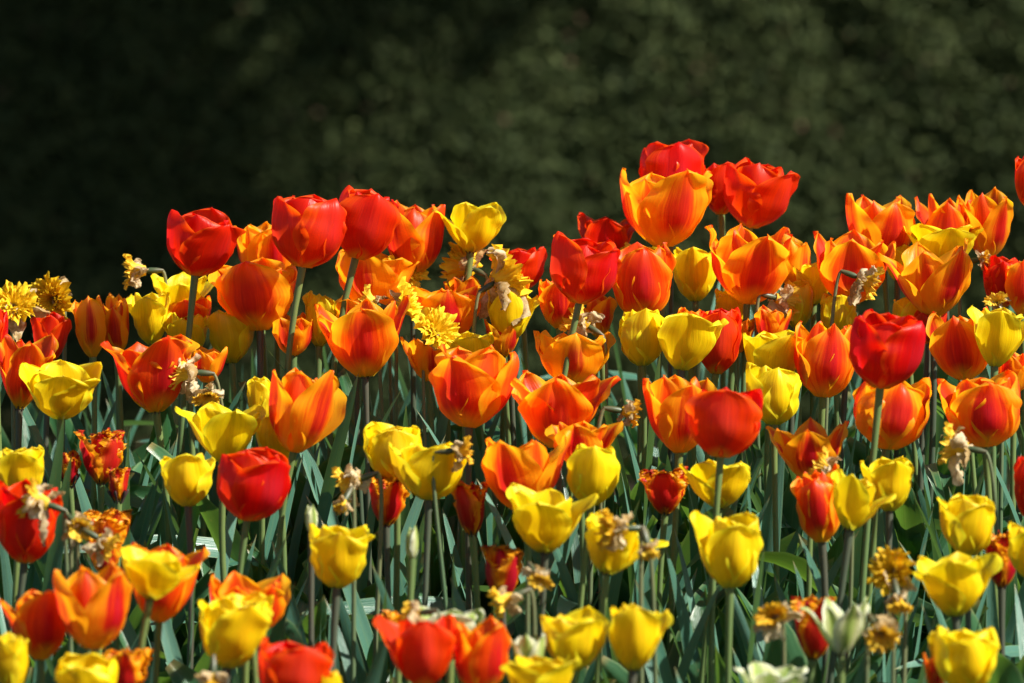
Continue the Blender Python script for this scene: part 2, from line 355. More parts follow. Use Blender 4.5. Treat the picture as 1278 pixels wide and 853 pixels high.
def tulip(kind, xl, xr, top, by, bx, o, yd, label, tone=0.5, rot=None, lean=None, pointed=None, fl=(), seed=None, dark=None, cat='tulip', name='tulip', group=None, nleaf=3, ripple=1.0, jit=1.0, H=None):
    seed = seed if seed is not None else int(xl*7+top*13+by)
    rng = np.random.default_rng(seed)
    Y = row_y(yd)
    ppm = FP/(Y/math.cos(PITCH))
    B = at(bx, by, Y)
    W = (xr-xl)*1.04/ppm
    Hh = H/ppm if H else max((by-top)*1.06/ppm-0.05*W*min(o, 0.9), 0.3*W)
    cx = (xl+xr)/2
    tx = rng.uniform(-0.06, 0.06)*jit + max(-0.5, min(0.5, (cx-bx)/max(1, (by-top))*0.9))
    axis = Vector((tx, rng.uniform(-0.05, 0.05)*jit, 1)).normalized()
    if rot is None: rot = rng.uniform(0, 120)
    pf = {'R': 0.12, 'O': 0.45, 'Y': 0.22, 'F': 0.3, 'G': 0.7}[kind] if pointed is None else pointed
    Ps, info = [], []
    jit = jit*{'R': 0.6, 'Y': 0.8}.get(kind, 1.0)
    for k in range(6):
        inner = k >= 3
        ang = rot + (k % 3)*120 + (60 if inner else 0)
        oo = o + rng.uniform(-0.15, 0.19)*jit - (0.10 if inner else 0)
        for fa, fv in fl:
            if abs((ang-fa+180) % 360-180) < 31: oo += fv
        ang += rng.uniform(-10, 10)*jit
        pr = min(1.1, max(0, pf + rng.uniform(-0.22, 0.3)))
        hw = (0.37 if not inner else 0.35)*(0.92 if kind == 'R' else 1.0)*rng.uniform(0.92, 1.1)*(1.0 if kind != 'Y' else 1.04)
        fr = 0.15 if kind == 'F' else 0.0
        P, UV = petal_grid(rng.uniform(0.91, 1.06)*(1.0 if not inner else 0.98), hw, oo, math.radians(ang), inner, rng, pr,
                           fringe=fr, curl=rng.uniform(-34, 24)*jit, n=(56 if kind == 'F' else 26), ripple=ripple*(1.5 if kind == 'F' else 1))
        Ps.append(P); info.append((UV, inner))
    Ps, sx, sz = deform_to(Ps, axis, W, Hh)
    # root at the ground
    if lean is None: lean = rng.uniform(-26, 26)
    gx = B.x + lean/ppm; gy = Y + rng.uniform(-0.02, 0.02); gz = ground_z(gx, gy)
    root = thing(name, label, cat, (gx, gy, gz-0.004), group)
    off = np.array(B - Vector((gx, gy, gz-0.004)))
    for P, (UV, inner) in zip(Ps, info):
        me = grid_mesh('petal', P + off, UV)
        p = mesh_obj('petal', me, M[kind], root)
        p['tone'] = float(tone + rng.uniform(-0.12, 0.12)); p['outer'] = 0.35 if inner else 1.0
    # stem
    hgt = off[2]; ax = np.array(axis)
    pts = bez((0, 0, -0.02), (rng.uniform(-.018, .018), rng.uniform(-.012, .012), hgt*0.42), off-ax*hgt*0.35+np.array([rng.uniform(-.012, .012), 0, 0]), off+ax*0.002, 16)
    rad = np.linspace(0.0031, 0.0024, 16)*rng.uniform(0.9, 1.12); rad[-1] *= 1.4; rad[-2] *= 1.12
    P, UV = tube(pts, rad)
    if dark is None: dark = rng.random() < 0.2
    mesh_obj('stem', grid_mesh('stem', P, UV, wrap=True), M['stem_dark' if dark else 'stem'], root)
    # pistil and stamens where the cup is open
    if o > 0.55 or (kind in 'FG' and o > 0):
        pl = 0.36*Hh
        P, UV = tube([off+ax*t for t in (0.0, pl*0.5, pl*0.9, pl)], [0.0028, 0.003, 0.0036, 0.001], 8)
        mesh_obj('pistil', grid_mesh('pistil', P, UV, wrap=True), M['pistil'], root)
        for k in range(6):
            a = k*math.pi/3+0.3; d = np.array([math.cos(a), math.sin(a), 0])
            P, UV = tube([off+d*0.003, off+d*0.006+ax*pl*0.5, off+d*0.008+ax*pl*0.85, off+d*0.009+ax*pl*1.0], [0.0008, 0.0008, 0.0016, 0.0008], 6)
            mesh_obj('stamen', grid_mesh('stamen', P, UV, wrap=True), M['stamen'], root)
    a0 = rng.uniform(0, 6.28)
    for k in range(nleaf):
        up = 0.0 if k < 2 else rng.uniform(0.08, 0.17)*hgt/0.4
        sp = Vector(pts[max(1, int(up/hgt*15))]) if up else Vector((0, 0, 0))
        leaf(LEAF_B, root, rng, rng.uniform(0.22, 0.35) if k < 2 else rng.uniform(0.17, 0.26), a0+k*2.2+rng.uniform(-.4, .4), sp, rng.uniform(0.8, 1.25))
    return root

# ------------------------------------------------------------------ daffodils past their best
def corona(scale, depth, rng, frill, n=14, m=72, rim=0.5):
    v = np.linspace(0, 1, n); th = np.arange(m)/m*2*math.pi
    a = rng.uniform(0, 6.28, 4)
    r = scale*(0.30+0.30*v+0.40*v**4)
    rf = 1+frill*v[:, None]**2*(0.06*np.sin(7*th+a[0])+0.06*np.sin(13*th+a[1])+0.05*np.sin(23*th+a[2]))[None, :]
    jag = rng.uniform(-1, 1, m)
    R = r[:, None]*rf; R[-1] *= 1+0.055*jag*frill; R[-2] *= 1+0.02*jag*frill
    z = depth*(v[:, None]*(1+0*th[None, :])) + frill*scale*v[:, None]**3*(0.13*np.sin(9*th+a[3])+0.12*np.sin(21*th+a[1]))[None, :]
    z[-1] -= 0.1*scale*np.abs(jag)
    P = np.stack([R*np.cos(th), R*np.sin(th), z], -1)
    UV = np.stack(np.broadcast_arrays((np.arange(m)/m)[None, :], v[:, None]), -1)
    return P, UV
def crumpled(L, W, rng, back, n=16, m=7):
    """a withered tepal: a twisted, crinkled strip"""
    v = np.linspace(0, 1, n); u = np.linspace(-1, 1, m)
    th = rng.uniform(0.6, 1.3) + back*v + 0.5*np.sin(v*5+rng.uniform(0, 6))
    dv = L/(n-1)
    r = np.cumsum(np.sin(th))*dv; z = np.cumsum(np.cos(th))*dv
    w_ = W*(np.sin(math.pi*np.clip(v, 0.04, 0.97)))**0.6*(1+0.25*np.sin(9*v+rng.uniform(0, 6)))
    tw = rng.uniform(-1.6, 1.6)*v
    roll = rng.uniform(0.8, 2.0)
    yl = w_[:, None]*np.sin(u*roll)[None, :]/roll; nl = w_[:, None]*(1-np.cos(u*roll))[None, :]/roll
    nl = nl + W*0.22*rng.uniform(-1, 1, (n, m))
    y2 = yl*np.cos(tw)[:, None]-nl*np.sin(tw)[:, None]; n2 = yl*np.sin(tw)[:, None]+nl*np.cos(tw)[:, None]
    x = r[:, None] - n2*np.cos(th)[:, None]; zz = z[:, None] + n2*np.sin(th)[:, None]
    UV = np.stack(np.broadcast_arrays((u[None, :]+1)/2, v[:, None]), -1)
    return np.stack([x, y2, zz], -1), UV

def daffodil(kind, cx, cy, size, face, elev, yd, label, lean=0, seed=None, cat='daffodil', papery=6, plen=1.0):
    """kind D = bright frilled head, W = withered. face: degrees, 0 right, -90 towards the camera"""
    rng = np.random.default_rng(seed if seed is not None else int(cx*3+cy*5))
    Y = row_y(yd); ppm = FP/(Y/math.cos(PITCH))
    C = at(cx, cy, Y); S = size*(1.25 if kind == 'D' else 1.12)/ppm/2
    fa, ea = math.radians(face), math.radians(elev)
    d = Vector((math.cos(fa)*math.cos(ea), math.sin(fa)*math.cos(ea), math.sin(ea)))
    gx = C.x + lean/ppm - d.x*0.01; gy = Y+0.01; gz = ground_z(gx, gy)
    root = thing('daffodil' if kind == 'D' else 'withered_daffodil', label, cat, (gx, gy, gz-0.004))
    c = np.array(C - Vector((gx, gy, gz-0.004))); R = rot_to(d); dd = np.array(d)
    if kind == 'D':
        parts = []
        for q, (sc, dp) in enumerate(((1.0, 0.7), (0.8, 0.75), (0.6, 0.8), (0.4, 0.85))):
            P, UV = corona(S*sc, S*dp, rng, 1.2, m=96)
            parts.append(((P-np.array([0, 0, S*0.45])) @ R.T + c, UV, True, 0))
        back = c - dd*S*0.5
        mesh_obj('corona', join_grids('corona', parts), M['frill'], root)
    else:
        P, UV = corona(S*0.70, S*0.85, rng, 1.15, m=84)
        P2, UV2 = corona(S*0.48, S*0.75, rng, 1.15, m=64)
        sq = np.array([1.0, rng.uniform(0.5, 0.8), 1.0])
        parts = [((P*sq) @ R.T + c, UV, True, 0), ((P2*sq) @ R.T + c, UV2, True, 0)]
        back = c.copy()
        mesh_obj('corona', join_grids('corona', parts), M['frill_old'], root)
    for k in range(papery):
        P, UV = crumpled(S*rng.uniform(0.7, 1.05)*plen, S*rng.uniform(0.30, 0.46), rng, rng.uniform(0.2, 1.7))
        a = k*2*math.pi/max(papery, 1)+rng.uniform(-.3, .3); ca, sa = math.cos(a), math.sin(a)
        Rz = np.array([[ca, -sa, 0], [sa, ca, 0], [0, 0, 1]])
        P = P @ Rz.T @ R.T + back
        P[..., 2] -= 0.35*S*(np.linalg.norm(P-back, axis=-1)/S)**2*(0.6 if kind == 'W' else 0.2)
        mesh_obj('tepal', grid_mesh('tepal', P, UV), M['paper'], root)
    # ovary and bent neck
    o1 = back - dd*0.014
    P, UV = tube([back+dd*0.001, back-dd*0.004, back-dd*0.010, back-dd*0.016], [0.0018, 0.0028, 0.0026, 0.0014], 10)
    mesh_obj('ovary', grid_mesh('ovary', P, UV, wrap=True), M['ovary'], root)
    e = back-dd*0.015
    pts = bez((0, 0, -0.02), (0, 0, e[2]*0.6), e-dd*0.012-np.array([0, 0, 0.008]), e, 20)
    P, UV = tube(pts, np.linspace(0.0024, 0.0014, 20)*rng.uniform(0.9, 1.1), 8)
    mesh_obj('stem', grid_mesh('stem', P, UV, wrap=True), M['stem_dry'], root)
    a0 = rng.uniform(0, 6.28)
    for k in range(3):
        leaf(LEAF_N, root, rng, rng.uniform(0.30, 0.40), a0+k*2.1, (0, 0, 0), 1.0)
    return root

# ------------------------------------------------------------------ setting: ground
def soil_material():
    s = NT('soil'); tc = s.n('ShaderNodeTexCoord').outputs['Object']
    a = s.noise(tc, 9.0, 6, 0.65); b = s.noise(tc, 120.0, 4, 0.6)
    col = s.mix(s.step(0.35, 0.7, a), (0.020, 0.014, 0.010), (0.050, 0.036, 0.025))
    col = s.mix(s.math('MULTIPLY', s.step(0.6, 0.75, b), 0.7), col, (0.10, 0.075, 0.05))
    h = s.math('ADD', s.math('MULTIPLY', a, 1.0), b)
    return s.thin(col, 0, None, rough=0.95, spec=0.15, bump=h, bstr=0.8, bdist=0.01)
M['soil'] = soil_material()
def build_ground():
    rng = np.random.default_rng(3)
    xs = np.concatenate([[-400, -100, -30, -10, -4, -2], np.linspace(-1.2, 1.2, 90), [2, 4, 10, 30, 100, 400]])
    ys = np.concatenate([[-400, -100, -30, -8, 0, 2, 3], np.linspace(3.6, 7.0, 110), [7.6, 8.4, 10, 20, 60, 150, 600]])
    X, Yg = np.meshgrid(xs, ys)
    Z = np.vectorize(ground_z)(X, Yg)
    near = (np.abs(X) < 1.25) & (Yg > 3.6) & (Yg < 7)
    Z = Z + near*(rng.uniform(-0.008, 0.008, X.shape)+0.006*np.sin(X*31+2*np.sin(Yg*17))*np.cos(Yg*27))
    g = mesh_obj('ground', grid_mesh('ground', np.stack([X, Yg, Z], -1)), M['soil'])
    g['kind'] = 'structure'
build_ground()

def build_litter():
    """loose bark and dead leaf bits on the soil"""
    rng = np.random.default_rng(8); n = 2600
    x = rng.uniform(-0.75, 0.75, n); y = rng.uniform(4.0, 6.0, n)
    c = np.stack([x, y, np.array([ground_z(a, b) for a, b in zip(x, y)])+rng.uniform(0.004, 0.014, n)], -1)
    A = rng.normal(size=(n, 3)); A[:, 2] *= 0.4; A /= np.linalg.norm(A, axis=1)[:, None]
    B = np.cross(A, rng.normal(size=(n, 3))); B /= np.linalg.norm(B, axis=1)[:, None]
    N_ = np.cross(A, B)
    a = (rng.uniform(0.004, 0.014, n))[:, None]*A; b = (rng.uniform(0.002, 0.006, n))[:, None]*B; t = 0.0015*N_
    V = np.stack([c-a-b-t, c+a-b-t, c+a+b-t, c-a+b-t, c-a-b+t, c+a-b+t, c+a+b+t, c-a+b+t], 1).reshape(-1, 3)
    base = (np.arange(n)*8)[:, None, None]
    F = (np.array([[0, 3, 2, 1], [4, 5, 6, 7], [0, 1, 5, 4], [1, 2, 6, 5], [2, 3, 7, 6], [3, 0, 4, 7]])[None]+base).reshape(-1, 4)
    me = bpy.data.meshes.new('bark_litter'); me.from_pydata(V.tolist(), [], F.tolist()); me.update()
    s = NT('bark_litter'); tc = s.n('ShaderNodeTexCoord').outputs['Object']
    col = s.mix(s.noise(tc, 40.0, 3), (0.03, 0.018, 0.012), (0.17, 0.12, 0.08))
    m = s.thin(col, 0, None, rough=0.85, spec=0.2)
    o = mesh_obj('bark_litter', me, m); o['kind'] = 'stuff'; o['label'] = 'brown bark chips and dead leaf bits lying on the soil'
build_litter()

# ------------------------------------------------------------------ setting: hedge far behind, out of focus; an unseen tree added to cast shade on its left end
def leaf_cloud(centers, normals_hint, size, rng, mat, name, parent, colvar):
    n = len(centers)
    A = rng.normal(size=(n, 3)); A /= np.linalg.norm(A, axis=1)[:, None]
    N_ = normals_hint + 0.75*rng.normal(size=(n, 3)); N_ /= np.linalg.norm(N_, axis=1)[:, None]
    A = A - (A*N_).sum(1)[:, None]*N_; A /= np.linalg.norm(A, axis=1)[:, None]; B = np.cross(N_, A)
    s_ = size*rng.uniform(0.6, 1.3, n)[:, None]
    c = centers
    V = np.stack([c-A*s_, c-B*s_*0.42+N_*s_*0.08, c+A*s_, c+B*s_*0.42+N_*s_*0.08], 1).reshape(-1, 3)
    F = np.arange(n*4).reshape(-1, 4)
    me = bpy.data.meshes.new(name)
    me.vertices.add(len(V)); me.vertices.foreach_set('co', V.reshape(-1).astype(np.float32))
    me.loops.add(F.size); me.loops.foreach_set('vertex_index', F.reshape(-1).astype(np.int32))
    me.polygons.add(n); me.polygons.foreach_set('loop_start', np.arange(0, F.size, 4, dtype=np.int32))
    at_ = me.attributes.new('shade', 'FLOAT', 'FACE'); at_.data.foreach_set('value', colvar.astype(np.float32))
    me.update(calc_edges=True)
    return mesh_obj(name, me, mat, parent)
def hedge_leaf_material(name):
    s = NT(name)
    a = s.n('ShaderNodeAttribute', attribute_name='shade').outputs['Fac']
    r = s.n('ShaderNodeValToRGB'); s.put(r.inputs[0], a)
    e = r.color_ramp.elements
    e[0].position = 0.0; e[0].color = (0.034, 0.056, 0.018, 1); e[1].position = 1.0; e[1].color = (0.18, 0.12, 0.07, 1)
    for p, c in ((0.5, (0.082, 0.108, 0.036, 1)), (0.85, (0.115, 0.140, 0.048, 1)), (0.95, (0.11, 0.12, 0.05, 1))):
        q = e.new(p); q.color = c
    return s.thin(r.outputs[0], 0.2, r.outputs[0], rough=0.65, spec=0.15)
M['hedge_leaf'] = hedge_leaf_material('hedge_leaf')
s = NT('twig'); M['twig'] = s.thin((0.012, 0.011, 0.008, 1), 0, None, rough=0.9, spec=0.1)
s = NT('bark'); tcb = s.n('ShaderNodeTexCoord').outputs['Object']
M['bark'] = s.thin(s.mix(s.noise(tcb, 14.0, 5), (0.05, 0.04, 0.03), (0.14, 0.11, 0.08)), 0, None, rough=0.9, spec=0.1)
HY = 12.0
def build_hedge():
    rng = np.random.default_rng(21)
    root = thing('hedge', 'tall dark clipped hedge behind the tulip bed, its left end in deep shade', 'hedge', (0, HY+0.4, -0.28))
    bulge = lambda x, z: 0.008*np.sin(2.3*x+1.1*z)+0.006*np.sin(5.1*x-3.7*z+1)+0.006*np.sin(11*x+7*z)
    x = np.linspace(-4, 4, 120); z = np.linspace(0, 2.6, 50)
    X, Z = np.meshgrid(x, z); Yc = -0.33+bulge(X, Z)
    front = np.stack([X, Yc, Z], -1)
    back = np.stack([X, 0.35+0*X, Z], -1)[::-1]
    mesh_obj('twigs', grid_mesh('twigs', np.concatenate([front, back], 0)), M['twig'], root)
    n = 420000
    cx = np.where(rng.random(n) < 0.85, rng.uniform(-1.8, 1.8, n), rng.uniform(-4, 4, n))
    cz = np.where(rng.random(n) < 0.7, rng.uniform(0, 1.9, n), rng.uniform(0, 2.65, n))
    dep = -rng.random(n)**1.5*0.14
    cyy = -0.40+bulge(cx, cz) - dep - 0.02*rng.random(n) + 0.010*np.sin(23*cx+3*np.sin(19*cz))*np.cos(21*cz)
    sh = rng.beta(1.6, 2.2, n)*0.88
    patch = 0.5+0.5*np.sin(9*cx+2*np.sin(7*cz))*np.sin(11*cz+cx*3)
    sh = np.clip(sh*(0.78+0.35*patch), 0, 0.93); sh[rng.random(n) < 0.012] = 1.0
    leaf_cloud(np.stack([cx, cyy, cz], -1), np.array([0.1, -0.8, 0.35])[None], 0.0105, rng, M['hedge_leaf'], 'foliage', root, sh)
build_hedge()
def build_added_shade_tree():
    rng = np.random.default_rng(4)
    base = Vector((0, HY-0.4, 0.75)) + SUN_DIR*6.0        # crown stands between the sun and the hedge
    bx_, by_, bz_ = base.x-2.3, base.y, base.z
    gz = ground_z(bx_, by_)
    root = thing('added_shade_tree', 'unseen leafy tree added to cast shade on the left end of the hedge', 'tree', (bx_, by_, gz))
    H_ = bz_-gz
    P, UV = tube([(0, 0, -0.1), (0.03, 0, H_*0.4), (-0.05, 0.05, H_*0.8), (0, 0, H_*1.15)], [0.13, 0.10, 0.08, 0.03], 12)
    mesh_obj('trunk', grid_mesh('trunk', P, UV, wrap=True), M['bark'], root)
    n = 42000
    d = rng.normal(size=(n, 3)); d /= np.linalg.norm(d, axis=1)[:, None]
    rr = rng.uniform(0.2, 1, n)**0.85
    lob = 1+0.16*np.sin(3*np.arctan2(d[:, 1], d[:, 0])+4*d[:, 2])+0.1*np.sin(7*d[:, 0]+5*d[:, 2])
    c = d*(rr*lob)[:, None]*np.array([2.1, 1.9, 1.9]) + np.array([0, 0, H_])
    leaf_cloud(c, d, 0.055, rng, M['hedge_leaf'], 'crown', root, rng.beta(2, 2, n)*0.8)
    for k in range(7):
        a = k*0.9; e = np.array([math.cos(a)*1.1, math.sin(a)*1.1, H_+0.5*math.sin(k*2.1)])
        P, UV = tube(bez((0, 0, H_*0.6), (0, 0, H_*0.8), e*np.array([.5, .5, .95]), e, 8), np.linspace(0.045, 0.01, 8), 8)
        mesh_obj('limb', grid_mesh('limb', P, UV, wrap=True), M['bark'], root)
build_added_shade_tree()
# ------------------------------------------------------------------ the flowers, read off the photograph
# tulip(kind, x left, x right, top, base y, base x, openness, row y, label, ...)
T = tulip
# tall reds and the skyline
T('R', 213, 308, 263, 346, 243, 0.22, 445, 'tall red tulip leaning right, leftmost of the reds standing against the black shade', rot=-40, lean=-30, seed=11, dark=False, fl=[(-20, .2)])
T('R', 348, 440, 251, 336, 377, 0.16, 462, 'tall red tulip with pink streaked petal beside another red, second from left on the skyline', rot=-35, lean=-10, seed=12, dark=False)
T('R', 424, 503, 238, 325, 443, 0.16, 432, 'crimson tulip with broad pink front petal and curled back petal, rising above an orange tulip', rot=-75, lean=-16, seed=13, dark=False)
T('O', 478, 553, 256, 346, 516, 0.12, 398, 'slender orange tulip with a red pink right petal, behind the crimson skyline tulips', rot=-30, seed=14, tone=.3)
T('O', 418, 520, 312, 388, 462, 0.5, 408, 'wide orange and yellow tulip below the crimson skyline tulip', rot=-100, seed=15, tone=.75)
T('Y', 548, 638, 252, 317, 587, 0.62, 402, 'lone yellow tulip with open petals on a thin stem against the dark hedge', rot=-60, lean=-14, seed=16, fl=[(180, .4)])
T('O', 288, 345, 282, 350, 322, 0.3, 385, 'yellow orange tulip half hidden behind the tall reds on the left', seed=17, tone=.8)
T('O', 318, 366, 290, 352, 345, 0.25, 392, 'small orange tulip tucked just left of the pink streaked red', seed=18, tone=.6)
T('O', 266, 375, 325, 415, 325, 0.42, 424, 'large round orange tulip with yellow rimmed petals under the tall reds', rot=-92, seed=19, tone=.55, pointed=.3, lean=-6, dark=True)
T('Y', 188, 270, 340, 402, 226, 0.95, 398, 'splayed yellow tulip crossed by the stem of the leftmost tall red', rot=-90, seed=20, pointed=.4)
T('Y', 157, 212, 366, 432, 190, 0.5, 412, 'dull yellow tulip with a ragged petal in shade at the left skyline', rot=-90, seed=21, ripple=1.6)
T('Y', 258, 318, 385, 455, 290, 0.3, 420, 'narrow yellow tulip standing in the shade under the round orange tulip', seed=22)
T('Y', 206, 262, 392, 450, 234, 0.4, 416, 'yellow tulip glimpsed just above the frilled scarlet tulip', seed=23)
T('O', 93, 134, 371, 448, 116, 0.15, 428, 'bright orange tulip with upright narrow petals left of the ragged yellow', rot=-90, seed=24, tone=.7)
T('O', 126, 163, 376, 446, 146, 0.2, 418, 'orange tulip with a folded yellow petal left of the ragged yellow', seed=25, tone=.55)
T('O', 132, 160, 368, 420, 147, 0.3, 400, 'small blurred orange tulip on the left skyline behind its taller neighbours', seed=26, tone=.7)
T('O', 205, 262, 366, 430, 238, 0.4, 400, 'red orange tulip behind the splayed yellow one', seed=27, tone=.2)
T('R', 36, 86, 392, 455, 60, 0.4, 425, 'dark red tulip behind the big scarlet bloom at the left edge', seed=28)
T('O', 0, 82, 400, 513, 24, 0.75, 505, 'big scarlet orange tulip opening wide at the left edge', rot=-70, seed=29, tone=.15, ripple=1.5, fl=[(0, .25)], lean=-6)
T('R', -22, 12, 385, 450, -5, 0.2, 440, 'red tulip cut by the left edge under the frilled daffodil', seed=30)
T('Y', 27, 127, 453, 525, 75, 0.48, 528, 'plump yellow tulip in front of the big scarlet bloom at left', rot=-85, seed=31, fl=[(0, .3)], lean=-10, pointed=.1)
T('O', 131, 250, 418, 517, 195, 0.62, 510, 'large scarlet tulip with crinkled petals on a thick pale stem', rot=-60, seed=32, tone=.08, ripple=2.0, pointed=.2, lean=4, dark=False)
# left middle
T('Y', 226, 336, 504, 580, 280, 0.82, 575, 'spread yellow tulip with drooping outer petals above the small round yellow cup', rot=-70, seed=33, fl=[(0, .2)])
T('Y', 204, 271, 566, 634, 235, 0.30, 640, 'neat yellow cup on a slim purple stem, left of the front red cup', rot=-90, seed=34, dark=True, lean=-3)
T('Y', 0, 60, 558, 625, 26, 0.3, 628, 'yellow tulip near the left edge above the dark red bloom', rot=-100, seed=35)
T('R', 278, 368, 574, 652, 308, 0.12, 665, 'glowing red cup on a bare green stem between two yellow tulips', rot=-50, seed=36, lean=-6, dark=False)
T('Y', 308, 342, 473, 530, 326, 0.2, 515, 'slim yellow tulip bud shape left of the flaring orange tulip', seed=37)
T('O', 338, 432, 457, 567, 366, 0.22, 575, 'orange tulip striped red pink with ragged yellow petal tips flaring right', rot=-45, seed=38, tone=.5, fl=[(75, .9)], lean=-6)
T('Y', 318, 378, 518, 585, 348, 0.35, 555, 'yellow tulip half hidden behind the flaring orange tulip', seed=39)
T('O', 340, 392, 392, 446, 366, 0.4, 428, 'orange tulip in shade behind the stem of the second tall red', seed=40, tone=.6)
T('Y', 374, 425, 366, 435, 398, 0.45, 425, 'yellow tulip between the second tall red stem and the huge orange cup', seed=41)
T('O', 388, 505, 375, 473, 456, 0.58, 478, 'huge orange cup with red flame petals, spread wide at the centre left', rot=-92, seed=42, tone=.5, fl=[(-150, .15)], dark=True, pointed=.7)
T('O', 505, 602, 370, 428, 556, 0.5, 432, 'broad orange tulip behind the hanging daffodil cup', rot=-90, seed=43, tone=.6)
T('O', 505, 560, 420, 478, 535, 0.5, 455, 'yellow orange tulip low beside the huge orange cup', seed=44, tone=.85)
T('R', 612, 682, 310, 366, 650, 0.35, 395, 'blurred red tulip behind the trumpet daffodil', seed=45)
T('O', 606, 655, 340, 400, 632, 0.35, 405, 'orange tulip behind the drooping trumpet daffodil', seed=46, tone=.6)
T('O', 555, 600, 345, 405, 578, 0.5, 400, 'orange tulip around the stem of the lone yellow skyline tulip', seed=47, tone=.5)
T('Y', 605, 669, 360, 428, 636, 0.25, 440, 'greenish yellow tulip under the trumpet daffodil', rot=-95, seed=48, fl=[(0, .4)], dark=True, pointed=.7)
T('O', 669, 722, 345, 412, 698, 0.4, 432, 'orange red tulip hidden behind the tall centre red', seed=49, tone=.35)
T('R', 690, 778, 300, 381, 722, 0.16, 490, 'tall red tulip leaning right at the centre, its stem crossing a yellow orange bloom', rot=-30, lean=-22, seed=50, dark=False)
T('R', 718, 793, 270, 325, 755, 0.5, 372, 'soft red tulip out of focus above the tall centre red', rot=-90, seed=51)
T('O', 758, 843, 308, 402, 800, 0.16, 440, 'closed scarlet orange tulip just right of the tall centre red', rot=-80, seed=52, tone=.12, pointed=.8)
T('O', 777, 890, 212, 311, 828, 0.50, 408, 'big two tone tulip with yellow edged petals high on the skyline', rot=-72, seed=53, tone=.62, lean=-26, pointed=.7, fl=[(0, .3)])
T('R', 794, 880, 179, 262, 838, 0.2, 375, 'red tulip peeping over the top of the big two tone tulip', rot=-70, seed=54)
T('R', 872, 918, 205, 270, 900, 0.2, 362, 'narrow red tulip between two larger skyline blooms', rot=-60, seed=55)
T('R', 906, 995, 204, 286, 935, 0.18, 382, 'bright red tulip with a pink right petal, highest on the right skyline', rot=-40, lean=-6, seed=56)
T('O', 885, 990, 285, 382, 932, 0.5, 425, 'ragged orange tulip with pointed petals below the pink petalled red', rot=-75, seed=57, tone=.4, pointed=1, ripple=1.6)
T('Y', 840, 897, 310, 378, 868, 0.4, 398, 'yellow tulip behind the ragged orange one', seed=58)
T('Y', 770, 826, 302, 350, 800, 0.4, 392, 'yellow tulip glimpsed under the big two tone bloom', seed=59)
T('Y', 772, 828, 385, 458, 802, 0.14, 470, 'closed yellow tulip beside a wide yellow cup, right of centre', rot=-80, seed=60)
T('Y', 815, 908, 390, 464, 850, 0.52, 480, 'wide fluted yellow cup in front of a scarlet petal', rot=-90, seed=61, fl=[(0, .25)], pointed=.05)
T('R', 872, 928, 386, 469, 893, 0.08, 462, 'scarlet tulip with an orange rim emerging behind the fluted yellow cup', rot=-90, seed=62)
T('O', 843, 884, 386, 440, 862, 0.3, 455, 'orange tulip tip showing over the fluted yellow cup', seed=63, tone=.6)
T('O', 890, 945, 395, 445, 915, 0.5, 425, 'orange tulip behind the withered cream daffodil', seed=64, tone=.5)
# right skyline
T('O', 722, 772, 370, 424, 748, 0.45, 436, 'orange tulip squeezed between the tall centre red and the closed yellow', seed=172, tone=.5)
T('Y', 893, 932, 362, 418, 912, 0.3, 410, 'yellow tulip directly under the ragged orange one with pointed petals', seed=173)
T('O', 1244, 1290, 440, 492, 1266, 0.4, 478, 'orange tulip in shade just under the wide yellow bloom near the right edge', seed=174, tone=.6)
T('O', 236, 282, 432, 480, 258, 0.4, 458, 'orange tulip low in the shade left of the round orange tulip stem', seed=176, tone=.7)
T('O', 604, 650, 398, 448, 628, 0.4, 440, 'orange tulip peeking under the greenish yellow tulip', seed=177, tone=.5)
T('O', 940, 985, 385, 432, 962, 0.4, 440, 'orange tulip just behind the upper stacked yellow tulip', seed=178, tone=.5)
T('R', 1140, 1180, 385, 432, 1160, 0.3, 436, 'small red tulip in the gap below the wide orange bloom with crimson middle', seed=179)
T('O', 422, 470, 372, 420, 446, 0.4, 425, 'orange tulip rim behind the huge orange cup and the second skyline red', seed=175, tone=.7)
T('O', 1062, 1146, 243, 328, 1102, 0.34, 392, 'orange tulip with a dark red right petal on the right skyline', rot=-60, seed=65, tone=.5, pointed=.9)
T('O', 1143, 1212, 245, 325, 1180, 0.42, 392, 'red orange tulip with pointed petals behind the pale yellow one', rot=-95, seed=66, tone=.25, pointed=1)
T('O', 1196, 1264, 240, 325, 1232, 0.5, 388, 'orange tulip with a curling tip at the right end of the skyline group', rot=-50, seed=67, tone=.6, pointed=1)
T('Y', 1128, 1226, 278, 335, 1178, 0.6, 402, 'pale yellow tulip framed by orange blooms at the top right', rot=-85, seed=68, pointed=0)
T('O', 1015, 1115, 291, 382, 1062, 0.48, 425, 'orange tulip behind a nodding withered daffodil', rot=-100, seed=69, tone=.4, pointed=.9, dark=True)
T('O', 1108, 1225, 300, 398, 1165, 0.6, 440, 'wide orange tulip with a crimson middle petal at the upper right', rot=-60, seed=70, tone=.6, pointed=.9, fl=[(180, .25)], dark=True)
T('R', 1268, 1312, 195, 264, 1288, 0.15, 460, 'red tulip cut off by the right edge on a long green stem', rot=-90, seed=71, lean=-18, dark=False)
T('R', 1225, 1272, 320, 385, 1250, 0.2, 420, 'dark red tulip near the right edge above the wide yellow bloom', seed=72)
T('O', 1250, 1300, 325, 395, 1275, 0.3, 432, 'orange tulip at the right edge behind the long green stem', seed=73, tone=.4)
T('Y', 985, 1042, 328, 382, 1015, 0.4, 402, 'yellow tulip with notched petals left of the nodding withered daffodil', seed=74)
T('O', 968, 1016, 300, 365, 992, 0.35, 392, 'yellow and orange tulip behind the ragged orange bloom', seed=75, tone=.95)
T('Y', 974, 1013, 352, 412, 995, 0.12, 420, 'slim yellow tulip right of the cream withered daffodil', seed=76)
